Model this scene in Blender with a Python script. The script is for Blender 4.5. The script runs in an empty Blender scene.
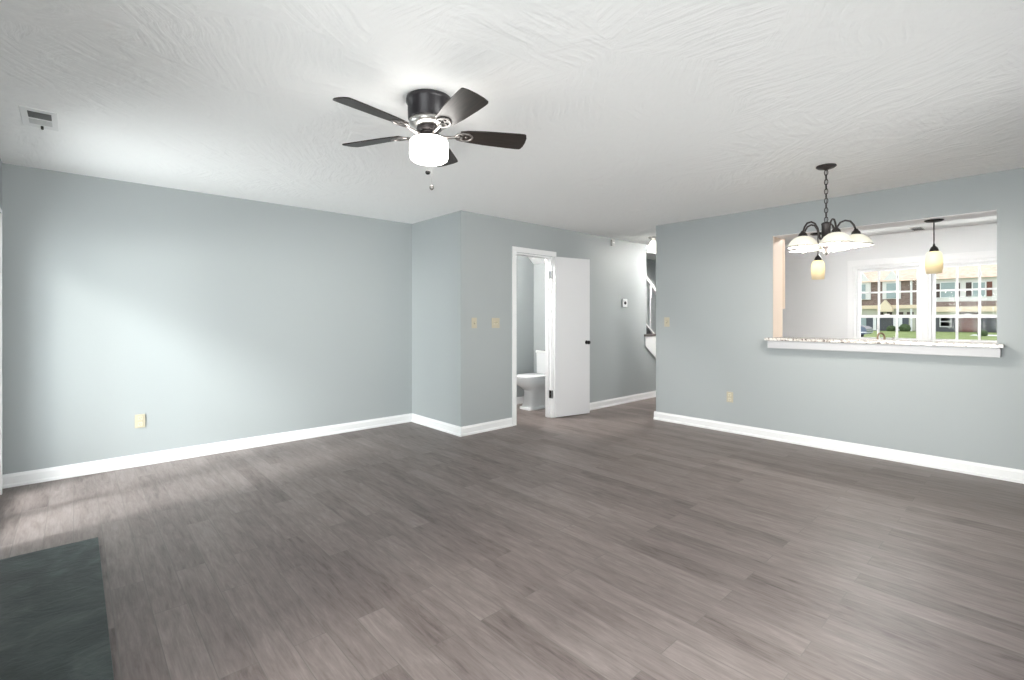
import bpy, bmesh, math, random
from mathutils import Vector, Matrix
random.seed(7)
S = bpy.context.scene
COL = S.collection
PI = math.pi

# ------------------------------------------------------------------ camera, world, daylight, exposure
CAM_H = 1.277
cd = bpy.data.cameras.new('camera'); cam = bpy.data.objects.new('camera', cd); COL.objects.link(cam)
cam.location = (0, 0, CAM_H)
cam.rotation_euler = (PI/2, 0, math.atan2(0.7404, 0.6721) - PI/2)
cam.rotation_euler[2] = -math.atan2(0.6721, 0.7404)
cd.sensor_width = 36; cd.lens = 483/1024*36; cd.shift_y = -22/1024; cd.clip_start = 0.02; cd.clip_end = 300
S.camera = cam
S.view_settings.view_transform = 'Standard'; S.view_settings.look = 'None'
S.cycles.max_bounces = 16; S.cycles.diffuse_bounces = 10; S.cycles.sample_clamp_indirect = 4.0
S.view_settings.exposure = 0.53; S.view_settings.gamma = 1.0; S.view_settings.use_curve_mapping = False

W = bpy.data.worlds.new('sky'); S.world = W; W.use_nodes = True
nt = W.node_tree; bg = nt.nodes['Background']
tc = nt.nodes.new('ShaderNodeTexCoord'); sp = nt.nodes.new('ShaderNodeSeparateXYZ'); rmp = nt.nodes.new('ShaderNodeValToRGB')
nt.links.new(tc.outputs['Generated'], sp.inputs[0]); nt.links.new(sp.outputs['Z'], rmp.inputs[0]); nt.links.new(rmp.outputs[0], bg.inputs[0])
rmp.color_ramp.elements[0].color = (0.95, 0.96, 0.97, 1); rmp.color_ramp.elements[1].color = (0.84, 0.90, 1.0, 1)
bg.inputs[1].default_value = 1.45

def area(name, loc, target, sx, sy, watts, col=(1, 1, 1)):
    l = bpy.data.lights.new(name, 'AREA'); l.shape = 'RECTANGLE'; l.size = sx; l.size_y = sy; l.energy = watts; l.color = col
    o = bpy.data.objects.new(name, l); COL.objects.link(o); o.location = loc
    o.rotation_euler = (Vector(target) - Vector(loc)).to_track_quat('-Z', 'Y').to_euler()
    return o
# open sky seen from the two patio doors in the back wall (x = -0.395), plus added fill lamps
area('sky_light_garden', (-5.5, 3.0, 5.0), (0, 4.4, 0.6), 1.0, 1.6, 680, (0.95, 0.98, 1.0))
area('sky_light_patio', (-5.5, 0.3, 5.0), (1.0, 1.2, 0.6), 1.6, 1.6, 320, (1.0, 0.96, 0.92))
area('patio_far_fill', (-9.0, 1.2, 0.05), (2.5, 1.4, 2.4), 5.0, 5.0, 2300, (1.0, 0.98, 0.96))  # added fill lamp at ground level, evens out the ceiling
area('side_ground_fill', (1.9, -4.2, 0.05), (1.9, 1.0, 2.4), 4.5, 3.0, 470, (1.0, 0.98, 0.96))  # added fill lamp outside the near-wall window, lifts the ceiling
area('side_far_fill', (0.6, -8.0, 0.05), (1.3, 3.5, 2.4), 6.0, 4.0, 90, (1.0, 0.98, 0.96))  # second added fill lamp farther out, reaches the far ceiling
area('garden_door_daylight', (-0.75, 4.35, 1.1), (3.0, 4.0, 1.3), 1.3, 1.9, 41, (0.96, 0.99, 1.0))
area('patio_door_daylight', (-0.75, 0.95, 1.1), (5.4, 2.0, 1.5), 1.8, 2.0, 36, (0.98, 0.99, 1.0))

area('kitchen_window_fill', (9.45, 1.05, 0.0), (7.8, 1.2, 2.44), 1.6, 1.2, 110, (1.0, 0.99, 0.98))  # added lamp outside the window to brighten the kitchen ceiling

# ------------------------------------------------------------------ materials
def mat(name, col=(0.8, 0.8, 0.8), rough=0.5, metal=0.0, spec=0.5, emit=None, es=0.0):
    m = bpy.data.materials.new(name); m.use_nodes = True
    b = m.node_tree.nodes['Principled BSDF']
    b.inputs['Base Color'].default_value = (*col, 1); b.inputs['Roughness'].default_value = rough
    b.inputs['Metallic'].default_value = metal; b.inputs['Specular IOR Level'].default_value = spec
    if emit: b.inputs['Emission Color'].default_value = (*emit, 1); b.inputs['Emission Strength'].default_value = es
    return m
def N(m, t, **kw):
    n = m.node_tree.nodes.new('ShaderNode' + t)
    for k, v in kw.items(): setattr(n, k, v)
    return n
def L(m, a, b): m.node_tree.links.new(a, b)
def P(m): return m.node_tree.nodes['Principled BSDF']
def noise(m, vec=None, scale=5, detail=3, rough=0.5, dist=0, dims='3D'):
    n = N(m, 'TexNoise', noise_dimensions=dims); n.inputs['Scale'].default_value = scale; n.inputs['Detail'].default_value = detail
    n.inputs['Roughness'].default_value = rough; n.inputs['Distortion'].default_value = dist
    if vec is not None: L(m, vec, n.inputs['Vector'])
    return n
def ramp(m, fac, stops):
    r = N(m, 'ValToRGB'); L(m, fac, r.inputs[0]); e = r.color_ramp.elements
    while len(e) < len(stops): e.new(0.5)
    for q, (p, c) in zip(e, stops): q.position = p; q.color = (*c, 1) if len(c) == 3 else c
    return r
def bump(m, h, strength=0.2, dist=0.01):
    b = N(m, 'Bump'); b.inputs['Strength'].default_value = strength; b.inputs['Distance'].default_value = dist
    L(m, h, b.inputs['Height']); L(m, b.outputs[0], P(m).inputs['Normal'])
    return b
def mapping(m, sc=(1, 1, 1), out='Object', rot=(0, 0, 0)):
    t = N(m, 'TexCoord'); mp = N(m, 'Mapping'); L(m, t.outputs[out], mp.inputs['Vector'])
    mp.inputs['Scale'].default_value = sc; mp.inputs['Rotation'].default_value = rot
    return mp.outputs[0]

def paint(name, col, amt=0.05):
    m = mat(name, col, 0.55, spec=0.35)
    n = noise(m, mapping(m, (1, 1, 1)), 90, 2)
    bump(m, n.outputs['Fac'], amt, 0.003)
    return m
M_wall = paint('blue_grey_paint', (0.385, 0.412, 0.421))
M_kwall = paint('light_grey_paint', (0.80, 0.805, 0.815))
M_trim = mat('white_trim_paint', (0.86, 0.86, 0.87), 0.35)
M_door = mat('white_door_paint', (0.77, 0.77, 0.79), 0.4)
M_tan = mat('warm_lit_jamb_tan', (0.66, 0.55, 0.46), 0.5)  # warmth of the pendant light put into the jamb colour

# trowelled ceiling: arcs of comb strokes inside irregular patches
M_ceil = mat('textured_white_ceiling', (0.94, 0.94, 0.94), 0.8, spec=0.1)
v = mapping(M_ceil)
wn = noise(M_ceil, v, 1.6, 2); wv = N(M_ceil, 'VectorMath', operation='MULTIPLY_ADD'); L(M_ceil, wn.outputs['Color'], wv.inputs[0]); wv.inputs[1].default_value = (0.26, 0.26, 0); L(M_ceil, v, wv.inputs[2])
vo = N(M_ceil, 'TexVoronoi'); vo.inputs['Scale'].default_value = 2.0; L(M_ceil, wv.outputs[0], vo.inputs['Vector'])
sp3 = N(M_ceil, 'SeparateXYZ'); L(M_ceil, vo.outputs['Color'], sp3.inputs[0])
an = N(M_ceil, 'Math', operation='MULTIPLY_ADD'); L(M_ceil, sp3.outputs[0], an.inputs[0]); an.inputs[1].default_value = 2.2; an.inputs[2].default_value = -1.9
vr = N(M_ceil, 'VectorRotate', rotation_type='Z_AXIS'); L(M_ceil, wv.outputs[0], vr.inputs['Vector']); L(M_ceil, an.outputs[0], vr.inputs['Angle'])
sc3 = N(M_ceil, 'Mapping'); sc3.inputs['Scale'].default_value = (2.2, 17, 1); L(M_ceil, vr.outputs[0], sc3.inputs['Vector'])
st = noise(M_ceil, sc3.outputs[0], 1.6, 4, 0.55)
pn = noise(M_ceil, v, 5.5, 4, 0.55, 1.0)
hs = N(M_ceil, 'Math', operation='MULTIPLY_ADD'); L(M_ceil, pn.outputs['Fac'], hs.inputs[0]); hs.inputs[1].default_value = 1.1; L(M_ceil, st.outputs['Fac'], hs.inputs[2])
bump(M_ceil, hs.outputs[0], 0.40, 0.02)

# grey wood-look planks running along world Y
M_floor = mat('grey_wood_plank_floor', (0.25, 0.22, 0.2), 0.42, spec=0.32)
tcf = N(M_floor, 'TexCoord'); sx = N(M_floor, 'SeparateXYZ'); L(M_floor, tcf.outputs['Object'], sx.inputs[0])
cf = N(M_floor, 'CombineXYZ'); L(M_floor, sx.outputs['Y'], cf.inputs[0]); L(M_floor, sx.outputs['X'], cf.inputs[1])
bt = N(M_floor, 'TexBrick', offset=0.37, offset_frequency=2); L(M_floor, cf.outputs[0], bt.inputs['Vector'])
for k, val in (('Scale', 1), ('Brick Width', 0.98), ('Row Height', 0.127), ('Mortar Size', 0.0016), ('Mortar Smooth', 0.2), ('Bias', 0)): bt.inputs[k].default_value = val
bt.inputs['Color1'].default_value = (0, 0, 0, 1); bt.inputs['Color2'].default_value = (1, 1, 1, 1); bt.inputs['Mortar'].default_value = (0.5, 0.5, 0.5, 1)
mg = N(M_floor, 'Mapping'); mg.inputs['Scale'].default_value = (2.6, 17, 1); L(M_floor, cf.outputs[0], mg.inputs['Vector'])
rnd = N(M_floor, 'Math', operation='MULTIPLY'); L(M_floor, bt.outputs['Color'], rnd.inputs[0]); rnd.inputs[1].default_value = 37
gn = noise(M_floor, mg.outputs[0], 1.7, 7, 0.68, 0.7, '4D'); L(M_floor, rnd.outputs[0], gn.inputs['W'])
mg2 = N(M_floor, 'Mapping'); mg2.inputs['Scale'].default_value = (3.5, 70, 1); L(M_floor, cf.outputs[0], mg2.inputs['Vector'])
fn = noise(M_floor, mg2.outputs[0], 2.0, 4, 0.6, 0.3, '4D'); L(M_floor, rnd.outputs[0], fn.inputs['W'])
mixa = N(M_floor, 'Mix', data_type='FLOAT'); mixa.inputs[0].default_value = 0.3; L(M_floor, gn.outputs['Fac'], mixa.inputs[2]); L(M_floor, fn.outputs['Fac'], mixa.inputs[3])
tone = N(M_floor, 'Math', operation='MULTIPLY_ADD'); L(M_floor, bt.outputs['Color'], tone.inputs[0]); tone.inputs[1].default_value = 0.17; L(M_floor, mixa.outputs[0], tone.inputs[2])
rc = ramp(M_floor, tone.outputs[0], [(0.36, (0.070, 0.053, 0.049)), (0.50, (0.142, 0.114, 0.107)), (0.66, (0.200, 0.166, 0.156)), (0.88, (0.29, 0.246, 0.233))])
mm = N(M_floor, 'Mix', data_type='RGBA'); L(M_floor, bt.outputs['Fac'], mm.inputs[0]); L(M_floor, rc.outputs[0], mm.inputs[6]); mm.inputs[7].default_value = (0.13, 0.115, 0.105, 1)
L(M_floor, mm.outputs[2], P(M_floor).inputs['Base Color'])
bump(M_floor, fn.outputs['Fac'], 0.04, 0.003)

M_bronze = mat('dark_bronze_metal', (0.045, 0.038, 0.038), 0.38, 0.6)
M_motor = mat('black_motor_enamel', (0.035, 0.032, 0.036), 0.33, 0.3)
M_nickel = mat('brushed_nickel', (0.62, 0.6, 0.58), 0.3, 1.0)
M_bracket = mat('dark_nickel', (0.28, 0.26, 0.25), 0.38, 1.0)
M_chrome = mat('chrome', (0.8, 0.8, 0.8), 0.12, 1.0)
M_black = mat('black_metal', (0.015, 0.014, 0.014), 0.35, 0.4)
M_blade = mat('dark_walnut_blade', (0.05, 0.038, 0.032), 0.4)
v = mapping(M_blade, (3, 60, 1)); nb = noise(M_blade, v, 2, 5, 0.6)
L(M_blade, ramp(M_blade, nb.outputs['Fac'], [(0.3, (0.010, 0.008, 0.0075)), (0.7, (0.040, 0.029, 0.024))]).outputs[0], P(M_blade).inputs['Base Color'])
M_fanshade = mat('lit_frosted_glass_drum', (0.9, 0.9, 0.9), 0.3, emit=(1.0, 0.97, 0.92), es=8.5)
def glow_glass(name, col, es, ecol):
    m = mat(name, col, 0.3)
    nt = m.node_tree; p = P(m)
    p.inputs['Emission Color'].default_value = (*ecol, 1); p.inputs['Emission Strength'].default_value = es
    tr = N(m, 'BsdfTranslucent'); tr.inputs[0].default_value = (*col, 1)
    mx = N(m, 'MixShader'); mx.inputs[0].default_value = 0.42
    L(m, p.outputs[0], mx.inputs[1]); L(m, tr.outputs[0], mx.inputs[2])
    L(m, mx.outputs[0], nt.nodes['Material Output'].inputs[0])
    return m
M_dome = glow_glass('white_alabaster_glass', (0.84, 0.83, 0.78), 0.1, (1, 0.97, 0.9))
M_amber = glow_glass('cream_ribbed_glass', (0.88, 0.81, 0.64), 0.08, (1, 0.82, 0.5))
[n for n in M_amber.node_tree.nodes if n.type == 'MIX_SHADER'][0].inputs[0].default_value = 0.65
M_bulb = mat('lit_bulb', (1, 1, 1), 0.3, emit=(1, 0.94, 0.82), es=6)
M_ivory = mat('ivory_plastic', (0.52, 0.47, 0.35), 0.4)
M_ivory2 = mat('pale_ivory_plastic', (0.66, 0.62, 0.48), 0.35)
M_slot = mat('dark_slot', (0.03, 0.03, 0.03), 0.6)
M_white = mat('white_plastic', (0.82, 0.82, 0.82), 0.4)
M_greyp = mat('grey_plastic', (0.42, 0.43, 0.42), 0.5)
M_porc = mat('white_porcelain', (0.88, 0.89, 0.9), 0.12)
M_slate = mat('dark_green_slate', (0.06, 0.075, 0.072), 0.45, spec=0.3)
v = mapping(M_slate); n1 = noise(M_slate, v, 3.5, 8, 0.62, 1.2); 
L(M_slate, ramp(M_slate, n1.outputs['Fac'], [(0.3, (0.018, 0.025, 0.025)), (0.52, (0.034, 0.045, 0.044)), (0.75, (0.075, 0.094, 0.09))]).outputs[0], P(M_slate).inputs['Base Color'])
n2 = noise(M_slate, mapping(M_slate, (1, 1.6, 1)), 9, 6, 0.6, 1.5); bump(M_slate, n2.outputs['Fac'], 0.22, 0.02)
M_granite = mat('speckled_granite', (0.6, 0.57, 0.54), 0.15)
v = mapping(M_granite); n1 = noise(M_granite, v, 38, 4, 0.7)
L(M_granite, ramp(M_granite, n1.outputs['Fac'], [(0.34, (0.05, 0.045, 0.045)), (0.42, (0.33, 0.28, 0.25)), (0.52, (0.66, 0.62, 0.58)), (0.75, (0.85, 0.82, 0.78))]).outputs[0], P(M_granite).inputs['Base Color'])
M_apron = mat('grey_apron_paint', (0.48, 0.48, 0.50), 0.45)
M_tread = mat('grey_stair_tread', (0.15, 0.13, 0.125), 0.5)
M_gap_shade = mat('black_gap_shade', (0.008, 0.008, 0.009), 0.9)  # black for the shade below the stair shoe rail
M_cab = mat('tan_cabinet_wood', (0.50, 0.38, 0.28), 0.45)
M_counter = mat('pale_counter', (0.6, 0.57, 0.53), 0.25)
M_faucet = mat('brushed_bronze', (0.42, 0.30, 0.20), 0.3, 1.0)
# glass panes: see-through with a weak reflection
M_glass = bpy.data.materials.new('window_glass'); M_glass.use_nodes = True
nt = M_glass.node_tree; nt.nodes.remove(nt.nodes['Principled BSDF'])
tr = nt.nodes.new('ShaderNodeBsdfTransparent'); gl = nt.nodes.new('ShaderNodeBsdfGlossy'); gl.inputs['Roughness'].default_value = 0.02
fr = nt.nodes.new('ShaderNodeFresnel'); fr.inputs[0].default_value = 1.1; mx = nt.nodes.new('ShaderNodeMixShader')
tr.inputs[0].default_value = (0.96, 0.98, 0.97, 1)
nt.links.new(fr.outputs[0], mx.inputs[0]); nt.links.new(tr.outputs[0], mx.inputs[1]); nt.links.new(gl.outputs[0], mx.inputs[2]); nt.links.new(mx.outputs[0], nt.nodes['Material Output'].inputs[0])
# outside
M_brick = mat('brown_brick', (0.22, 0.15, 0.13), 0.8)
bk = N(M_brick, 'TexBrick'); L(M_brick, mapping(M_brick, (1, 1, 1), rot=(0, PI/2, PI/2)), bk.inputs['Vector'])
for k, val in (('Scale', 1), ('Brick Width', 0.22), ('Row Height', 0.075), ('Mortar Size', 0.006)): bk.inputs[k].default_value = val
bk.inputs['Color1'].default_value = (0.17, 0.105, 0.09, 1); bk.inputs['Color2'].default_value = (0.27, 0.19, 0.165, 1); bk.inputs['Mortar'].default_value = (0.38, 0.34, 0.32, 1)
L(M_brick, bk.outputs['Color'], P(M_brick).inputs['Base Color'])
M_siding = mat('white_siding', (0.72, 0.71, 0.70), 0.6)
M_cream = mat('cream_fascia', (0.78, 0.66, 0.50), 0.6)
M_sage = mat('sage_siding', (0.50, 0.50, 0.42), 0.7)
M_roof = mat('peach_shingle_roof', (0.78, 0.62, 0.54), 0.85)
nr = noise(M_roof, mapping(M_roof, (1, 1, 3)), 2.5, 5, 0.6)
L(M_roof, ramp(M_roof, nr.outputs['Fac'], [(0.35, (0.66, 0.47, 0.37)), (0.65, (0.86, 0.66, 0.53))]).outputs[0], P(M_roof).inputs['Base Color'])
M_shut = mat('dark_brown_shutter', (0.07, 0.045, 0.042), 0.6)
M_shutr = mat('red_brown_shutter', (0.16, 0.06, 0.045), 0.6)
M_opane = mat('house_window_glass', (0.30, 0.37, 0.38), 0.15)
M_odark = mat('slate_blue_door', (0.075, 0.085, 0.11), 0.4)
M_ogar = mat('charcoal_garage_door', (0.075, 0.08, 0.09), 0.5)
M_owhite = mat('white_house_trim', (0.82, 0.83, 0.84), 0.5)
M_grass = mat('lawn_grass', (0.2, 0.3, 0.08), 0.9, spec=0.1)
ng = noise(M_grass, mapping(M_grass), 1.2, 6, 0.7)
L(M_grass, ramp(M_grass, ng.outputs['Fac'], [(0.3, (0.15, 0.19, 0.07)), (0.55, (0.27, 0.32, 0.13)), (0.75, (0.42, 0.44, 0.22))]).outputs[0], P(M_grass).inputs['Base Color'])
M_asph = mat('asphalt', (0.16, 0.16, 0.165), 0.9)
M_conc = mat('pale_concrete', (0.75, 0.74, 0.71), 0.8)
M_car = mat('blue_grey_car_paint', (0.16, 0.20, 0.26), 0.25, 0.3)
M_cargl = mat('car_glass', (0.04, 0.05, 0.06), 0.1)
M_tyre = mat('tyre_rubber', (0.02, 0.02, 0.02), 0.8)
M_leaf = mat('dark_shrub_leaves', (0.06, 0.09, 0.035), 0.8)

# ------------------------------------------------------------------ mesh helpers
class MB:
    def __init__(s): s.bm = bmesh.new()
    def box(s, x0, x1, y0, y1, z0, z1, bev=0):
        t = bmesh.new()
        bmesh.ops.create_cube(t, size=1, matrix=Matrix.Translation(((x0+x1)/2, (y0+y1)/2, (z0+z1)/2)) @ Matrix.Diagonal((abs(x1-x0), abs(y1-y0), abs(z1-z0), 1)))
        if bev: bmesh.ops.bevel(t, geom=t.edges[:], offset=bev, segments=2, affect='EDGES', profile=0.5)
        s.merge(t); return s
    def merge(s, t, mtx=None, smooth=False):
        if mtx is not None: bmesh.ops.transform(t, matrix=mtx, verts=t.verts)
        me = bpy.data.meshes.new('tmp')
        if smooth:
            for f in t.faces: f.smooth = True
        t.to_mesh(me); t.free(); s.bm.from_mesh(me); bpy.data.meshes.remove(me); return s
    def lathe(s, prof, c=(0, 0, 0), n=32, smooth=True, mtx=None, wave=None):
        t = bmesh.new(); rings = []
        for r, z in prof:
            if r < 1e-6: rings.append([t.verts.new((0, 0, z))])
            else:
                ring = []
                for i in range(n):
                    a = 2*PI*i/n; rr = r*(1 + (wave if wave and i % 2 else 0)); ring.append(t.verts.new((rr*math.cos(a), rr*math.sin(a), z)))
                rings.append(ring)
        for A, B in zip(rings, rings[1:]):
            for i in range(n):
                j = (i+1) % n
                if len(A) == 1 and len(B) == 1: continue
                if len(A) == 1: f = (A[0], B[j], B[i])
                elif len(B) == 1: f = (A[i], A[j], B[0])
                else: f = (A[i], A[j], B[j], B[i])
                t.faces.new(f)
        bmesh.ops.recalc_face_normals(t, faces=t.faces)
        m = Matrix.Translation(c)
        if mtx is not None: m = m @ mtx
        return s.merge(t, m, smooth)
    def cyl(s, a, b, r, n=16, r2=None):
        a, b = Vector(a), Vector(b); d = b-a
        q = d.to_track_quat('Z', 'Y').to_matrix().to_4x4(); r2 = r if r2 is None else r2
        return s.lathe([(0, 0), (r, 0), (r2, d.length), (0, d.length)], a, n, False, q)
    def tube(s, pts, r, n=10, closed=False):
        t = bmesh.new(); pts = [Vector(p) for p in pts]; rings = []; k = len(pts); prev = None
        for i, p in enumerate(pts):
            if closed: d = pts[(i+1) % k]-pts[i-1]
            else: d = pts[min(i+1, k-1)]-pts[max(i-1, 0)]
            d.normalize()
            u = d.orthogonal() if prev is None else prev - d*prev.dot(d)
            u.normalize(); prev = u; w = d.cross(u)
            rr = r[i] if isinstance(r, (list, tuple)) else r
            rings.append([t.verts.new(p + u*rr*math.cos(2*PI*j/n) + w*rr*math.sin(2*PI*j/n)) for j in range(n)])
        for i in range(k if closed else k-1):
            A, B = rings[i], rings[(i+1) % k]
            for j in range(n): t.faces.new((A[j], A[(j+1) % n], B[(j+1) % n], B[j]))
        if not closed: t.faces.new(rings[0][::-1]); t.faces.new(rings[-1])
        bmesh.ops.recalc_face_normals(t, faces=t.faces)
        return s.merge(t, None, True)
    def prism(s, poly, axis, a, b, mtx=None, bev=0):
        """extrude a 2-D outline along an axis: 'x' (poly=y,z), 'y' (poly=x,z), 'z' (poly=x,y)"""
        t = bmesh.new()
        def p3(u, v, w): return {'x': (w, u, v), 'y': (u, w, v), 'z': (u, v, w)}[axis]
        A = [t.verts.new(p3(u, v, a)) for u, v in poly]; B = [t.verts.new(p3(u, v, b)) for u, v in poly]
        t.faces.new(A); t.faces.new(B[::-1]); n = len(poly)
        for i in range(n): t.faces.new((A[i], B[i], B[(i+1) % n], A[(i+1) % n]))
        bmesh.ops.recalc_face_normals(t, faces=t.faces)
        if bev: bmesh.ops.bevel(t, geom=t.edges[:], offset=bev, segments=2, affect='EDGES')
        return s.merge(t, mtx)
    def loft(s, rings, smooth=True, mtx=None):
        t = bmesh.new(); R = [[t.verts.new(p) for p in ring] for ring in rings]; n = len(R[0])
        for A, B in zip(R, R[1:]):
            for i in range(n): t.faces.new((A[i], A[(i+1) % n], B[(i+1) % n], B[i]))
        t.faces.new(R[0][::-1]); t.faces.new(R[-1])
        bmesh.ops.recalc_face_normals(t, faces=t.faces)
        return s.merge(t, mtx, smooth)
    def build(s, name, m, parent=None, loc=None):
        me = bpy.data.meshes.new(name); s.bm.to_mesh(me); s.bm.free()
        o = bpy.data.objects.new(name, me); COL.objects.link(o)
        for q in (m if isinstance(m, (list, tuple)) else [m]): me.materials.append(q)
        if parent is not None: o.parent = parent
        if loc is not None: o.location = loc
        return o
def thing(name, label, cat, loc=(0, 0, 0), rz=0, group=None):
    o = bpy.data.objects.new(name, None); COL.objects.link(o); o.location = loc; o.rotation_euler = (0, 0, rz); o.empty_display_size = 0.1
    tag(o, label, cat, group); return o
def tag(o, label, cat, group=None):
    o['label'] = label; o['category'] = cat
    if group: o['group'] = group
    return o
def struct(o, label=None, cat=None):
    o['kind'] = 'structure'
    if label: o['label'] = label
    if cat: o['category'] = cat
    return o
def smooth_by_angle(o, deg=35):
    o.data.shade_smooth() if False else None
    for p in o.data.polygons: p.use_smooth = True
    o.data.set_sharp_from_angle(angle=math.radians(deg)) if hasattr(o.data, 'set_sharp_from_angle') else None
    return o
def lamp(name, parent, loc, watts, col=(1, 0.93, 0.82), rad=0.03):
    l = bpy.data.lights.new(name, 'POINT'); l.energy = watts; l.color = col; l.shadow_soft_size = rad
    o = bpy.data.objects.new(name, l); COL.objects.link(o); o.parent = parent; o.location = loc; return o

# ------------------------------------------------------------------ room shell (x toward the kitchen, y toward the long blue wall)
H = 2.44
XB, XC, XR, XT, XK, XF = -0.395, 3.10, 5.438, 5.71, 8.37, 9.30       # back wall, closet face, right wall, its far face, kitchen front, foyer front
YL, YB, YH, YN = 5.258, 4.236, 3.289, -0.80                           # long wall, bath wall, hall corner, near wall
struct(MB().box(XB-0.2, XF+0.2, YN-0.2, YL+0.2, -0.12, 0).build('floor', M_floor), 'grey brown wood-look plank floor of the whole room', 'floor')
struct(MB().box(XB-0.2, XF+0.2, YN-0.2, YL+0.2, H, H+0.15).build('ceiling', M_ceil), 'white hand-trowelled textured ceiling', 'ceiling')
struct(MB().box(XB-0.2, XF+0.2, YL, YL+0.14, 0, H).build('wall_left', M_wall), 'long blank blue-grey wall with one outlet', 'wall')
# closet block (return face x=XC) and bathroom front wall with its doorway
DX0, DX1, DZ = 3.90, 4.545, 2.06
struct(MB().box(XC, XC+0.1, YB, YL, 0, H).build('wall_return', M_wall), 'short blue-grey wall face between long wall and bathroom wall', 'wall')
XE = 6.72
struct(MB().box(XC+0.1, DX0, YB, YB+0.11, 0, H).box(DX0, DX1, YB, YB+0.11, DZ, H).box(DX1, XE, YB, YB+0.11, 0, H)
       .prism([(XE, 0), (8.0, 0), (XE, 0.82)], 'y', YB, YB+0.11).build('wall_bathroom', M_wall), 'blue-grey wall holding the bathroom doorway and thermostat', 'wall')
struct(MB().box(5.22, 5.30, YB+0.11, YL, 0, H).build('wall_bathroom_end', M_wall), 'blue-grey wall behind the toilet tank', 'wall')
struct(MB().prism([(5.22, 2.10), (4.80, 2.44), (5.22, 2.44)], 'y', YB+0.11, YL).build('ceiling_bathroom', M_trim), 'white sloping bathroom ceiling under the stairs', 'ceiling')
# wall with the kitchen pass-through
OY0, OY1, OZ0, OZ1 = 0.252, 1.918, 1.045, 2.14
struct(MB().box(XR, XT, OY1, YH, 0, H).box(XR, XT, YN, OY0, 0, H).box(XR, XT, OY0, OY1, 0, OZ0-0.005).box(XR, XT, OY0, OY1, OZ1, H).build('wall_right', M_wall),
       'blue-grey wall with the kitchen pass-through opening', 'wall')
struct(MB().box(XR+0.012, XT, OY1-0.006, OY1-0.0005, OZ0+0.025, OZ1).build('trim_1', M_tan), 'side lining of the kitchen pass-through, tan from pendant warmth in its colour', 'trim')
struct(MB().box(XR+0.012, XT, OY0, OY1-0.006, OZ1-0.006, OZ1-0.0005).build('trim_2', M_trim), 'white underside lining of the pass-through header', 'trim')
struct(MB().box(XT, XF, YH-0.14, YH, 0, H).build('wall_hall', M_wall), 'hall wall behind the kitchen', 'wall')
struct(MB().box(XF, XF+0.14, YH-0.14, YL, 0, H).build('wall_foyer', M_wall), 'front wall of the entry hall', 'wall')
# near wall and back wall (behind the camera) with two patio doors
NX0, NX1, NZ0, NZ1 = 0.2, 3.6, 0.35, 2.1
struct(MB().box(XB-0.2, NX0, YN-0.14, YN, 0, H).box(NX1, XF+0.2, YN-0.14, YN, 0, H).box(NX0, NX1, YN-0.14, YN, 0, NZ0).box(NX0, NX1, YN-0.14, YN, NZ1, H).build('wall_near', M_wall), 'party wall behind the viewer', 'wall')
nf = MB().box(NX0, NX0+0.05, YN-0.1, YN-0.03, NZ0, NZ1).box(NX1-0.05, NX1, YN-0.1, YN-0.03, NZ0, NZ1).box(NX0+0.05, NX1-0.05, YN-0.1, YN-0.03, NZ0, NZ0+0.05).box(NX0+0.05, NX1-0.05, YN-0.1, YN-0.03, NZ1-0.05, NZ1).box(1.87, 1.93, YN-0.1, YN-0.03, NZ0+0.05, NZ1-0.05)
nw = struct(nf.build('window_3', M_trim), 'added white framed window behind the viewer for fill daylight', 'window')  # unseen window added so fill light enters through the near wall
MB().box(NX0+0.04, NX1-0.04, YN-0.067, YN-0.063, NZ0+0.04, NZ1-0.04).build('pane', M_glass, nw)
PD = [(3.72, 5.06), (0.05, 1.85)]
wb = MB().box(XB-0.16, XB, YN, PD[1][0], 0, H).box(XB-0.16, XB, PD[1][1], PD[0][0], 0, H).box(XB-0.16, XB, PD[0][1], YL, 0, H)
for a, b in PD: wb.box(XB-0.16, XB, a, b, 2.03, H)
struct(wb.build('wall_back', M_wall), 'back wall with the patio doors', 'wall')
for k, (a, b) in enumerate(PD):
    m = (a+b)/2
    f = MB()
    for y0, y1 in ((a, a+0.05), (b-0.05, b)): f.box(XB-0.12, XB-0.03, y0, y1, 0, 2.03)
    f.box(XB-0.12, XB-0.03, a, b, 1.97, 2.03).box(XB-0.12, XB-0.03, a, b, 0, 0.03)
    d = struct(f.build('door_%d' % (k+2), M_trim), 'white framed sliding patio door', 'door')
    s1 = MB()
    for y0, y1 in ((a+0.05, a+0.13), (m-0.06, m+0.06), (b-0.13, b-0.05)): s1.box(XB-0.10, XB-0.05, y0, y1, 0.03, 1.97)
    s1.box(XB-0.10, XB-0.05, a+0.05, b-0.05, 0.03, 0.13).box(XB-0.10, XB-0.05, a+0.05, b-0.05, 1.89, 1.97)
    s1.build('sash', M_trim, d)
    MB().box(XB-0.077, XB-0.073, a+0.12, b-0.12, 0.12, 1.90).build('pane', M_glass, d)
    c = MB().box(XB, XB+0.012, a-0.03, a, 0, 2.06, 0.003).box(XB, XB+0.012, b, b+0.03, 0, 2.06, 0.003).box(XB, XB+0.012, a, b, 2.03, 2.06, 0.003)
    struct(c.build('trim_%d' % (k+3), M_trim), 'white casing of the patio door', 'trim')
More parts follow.
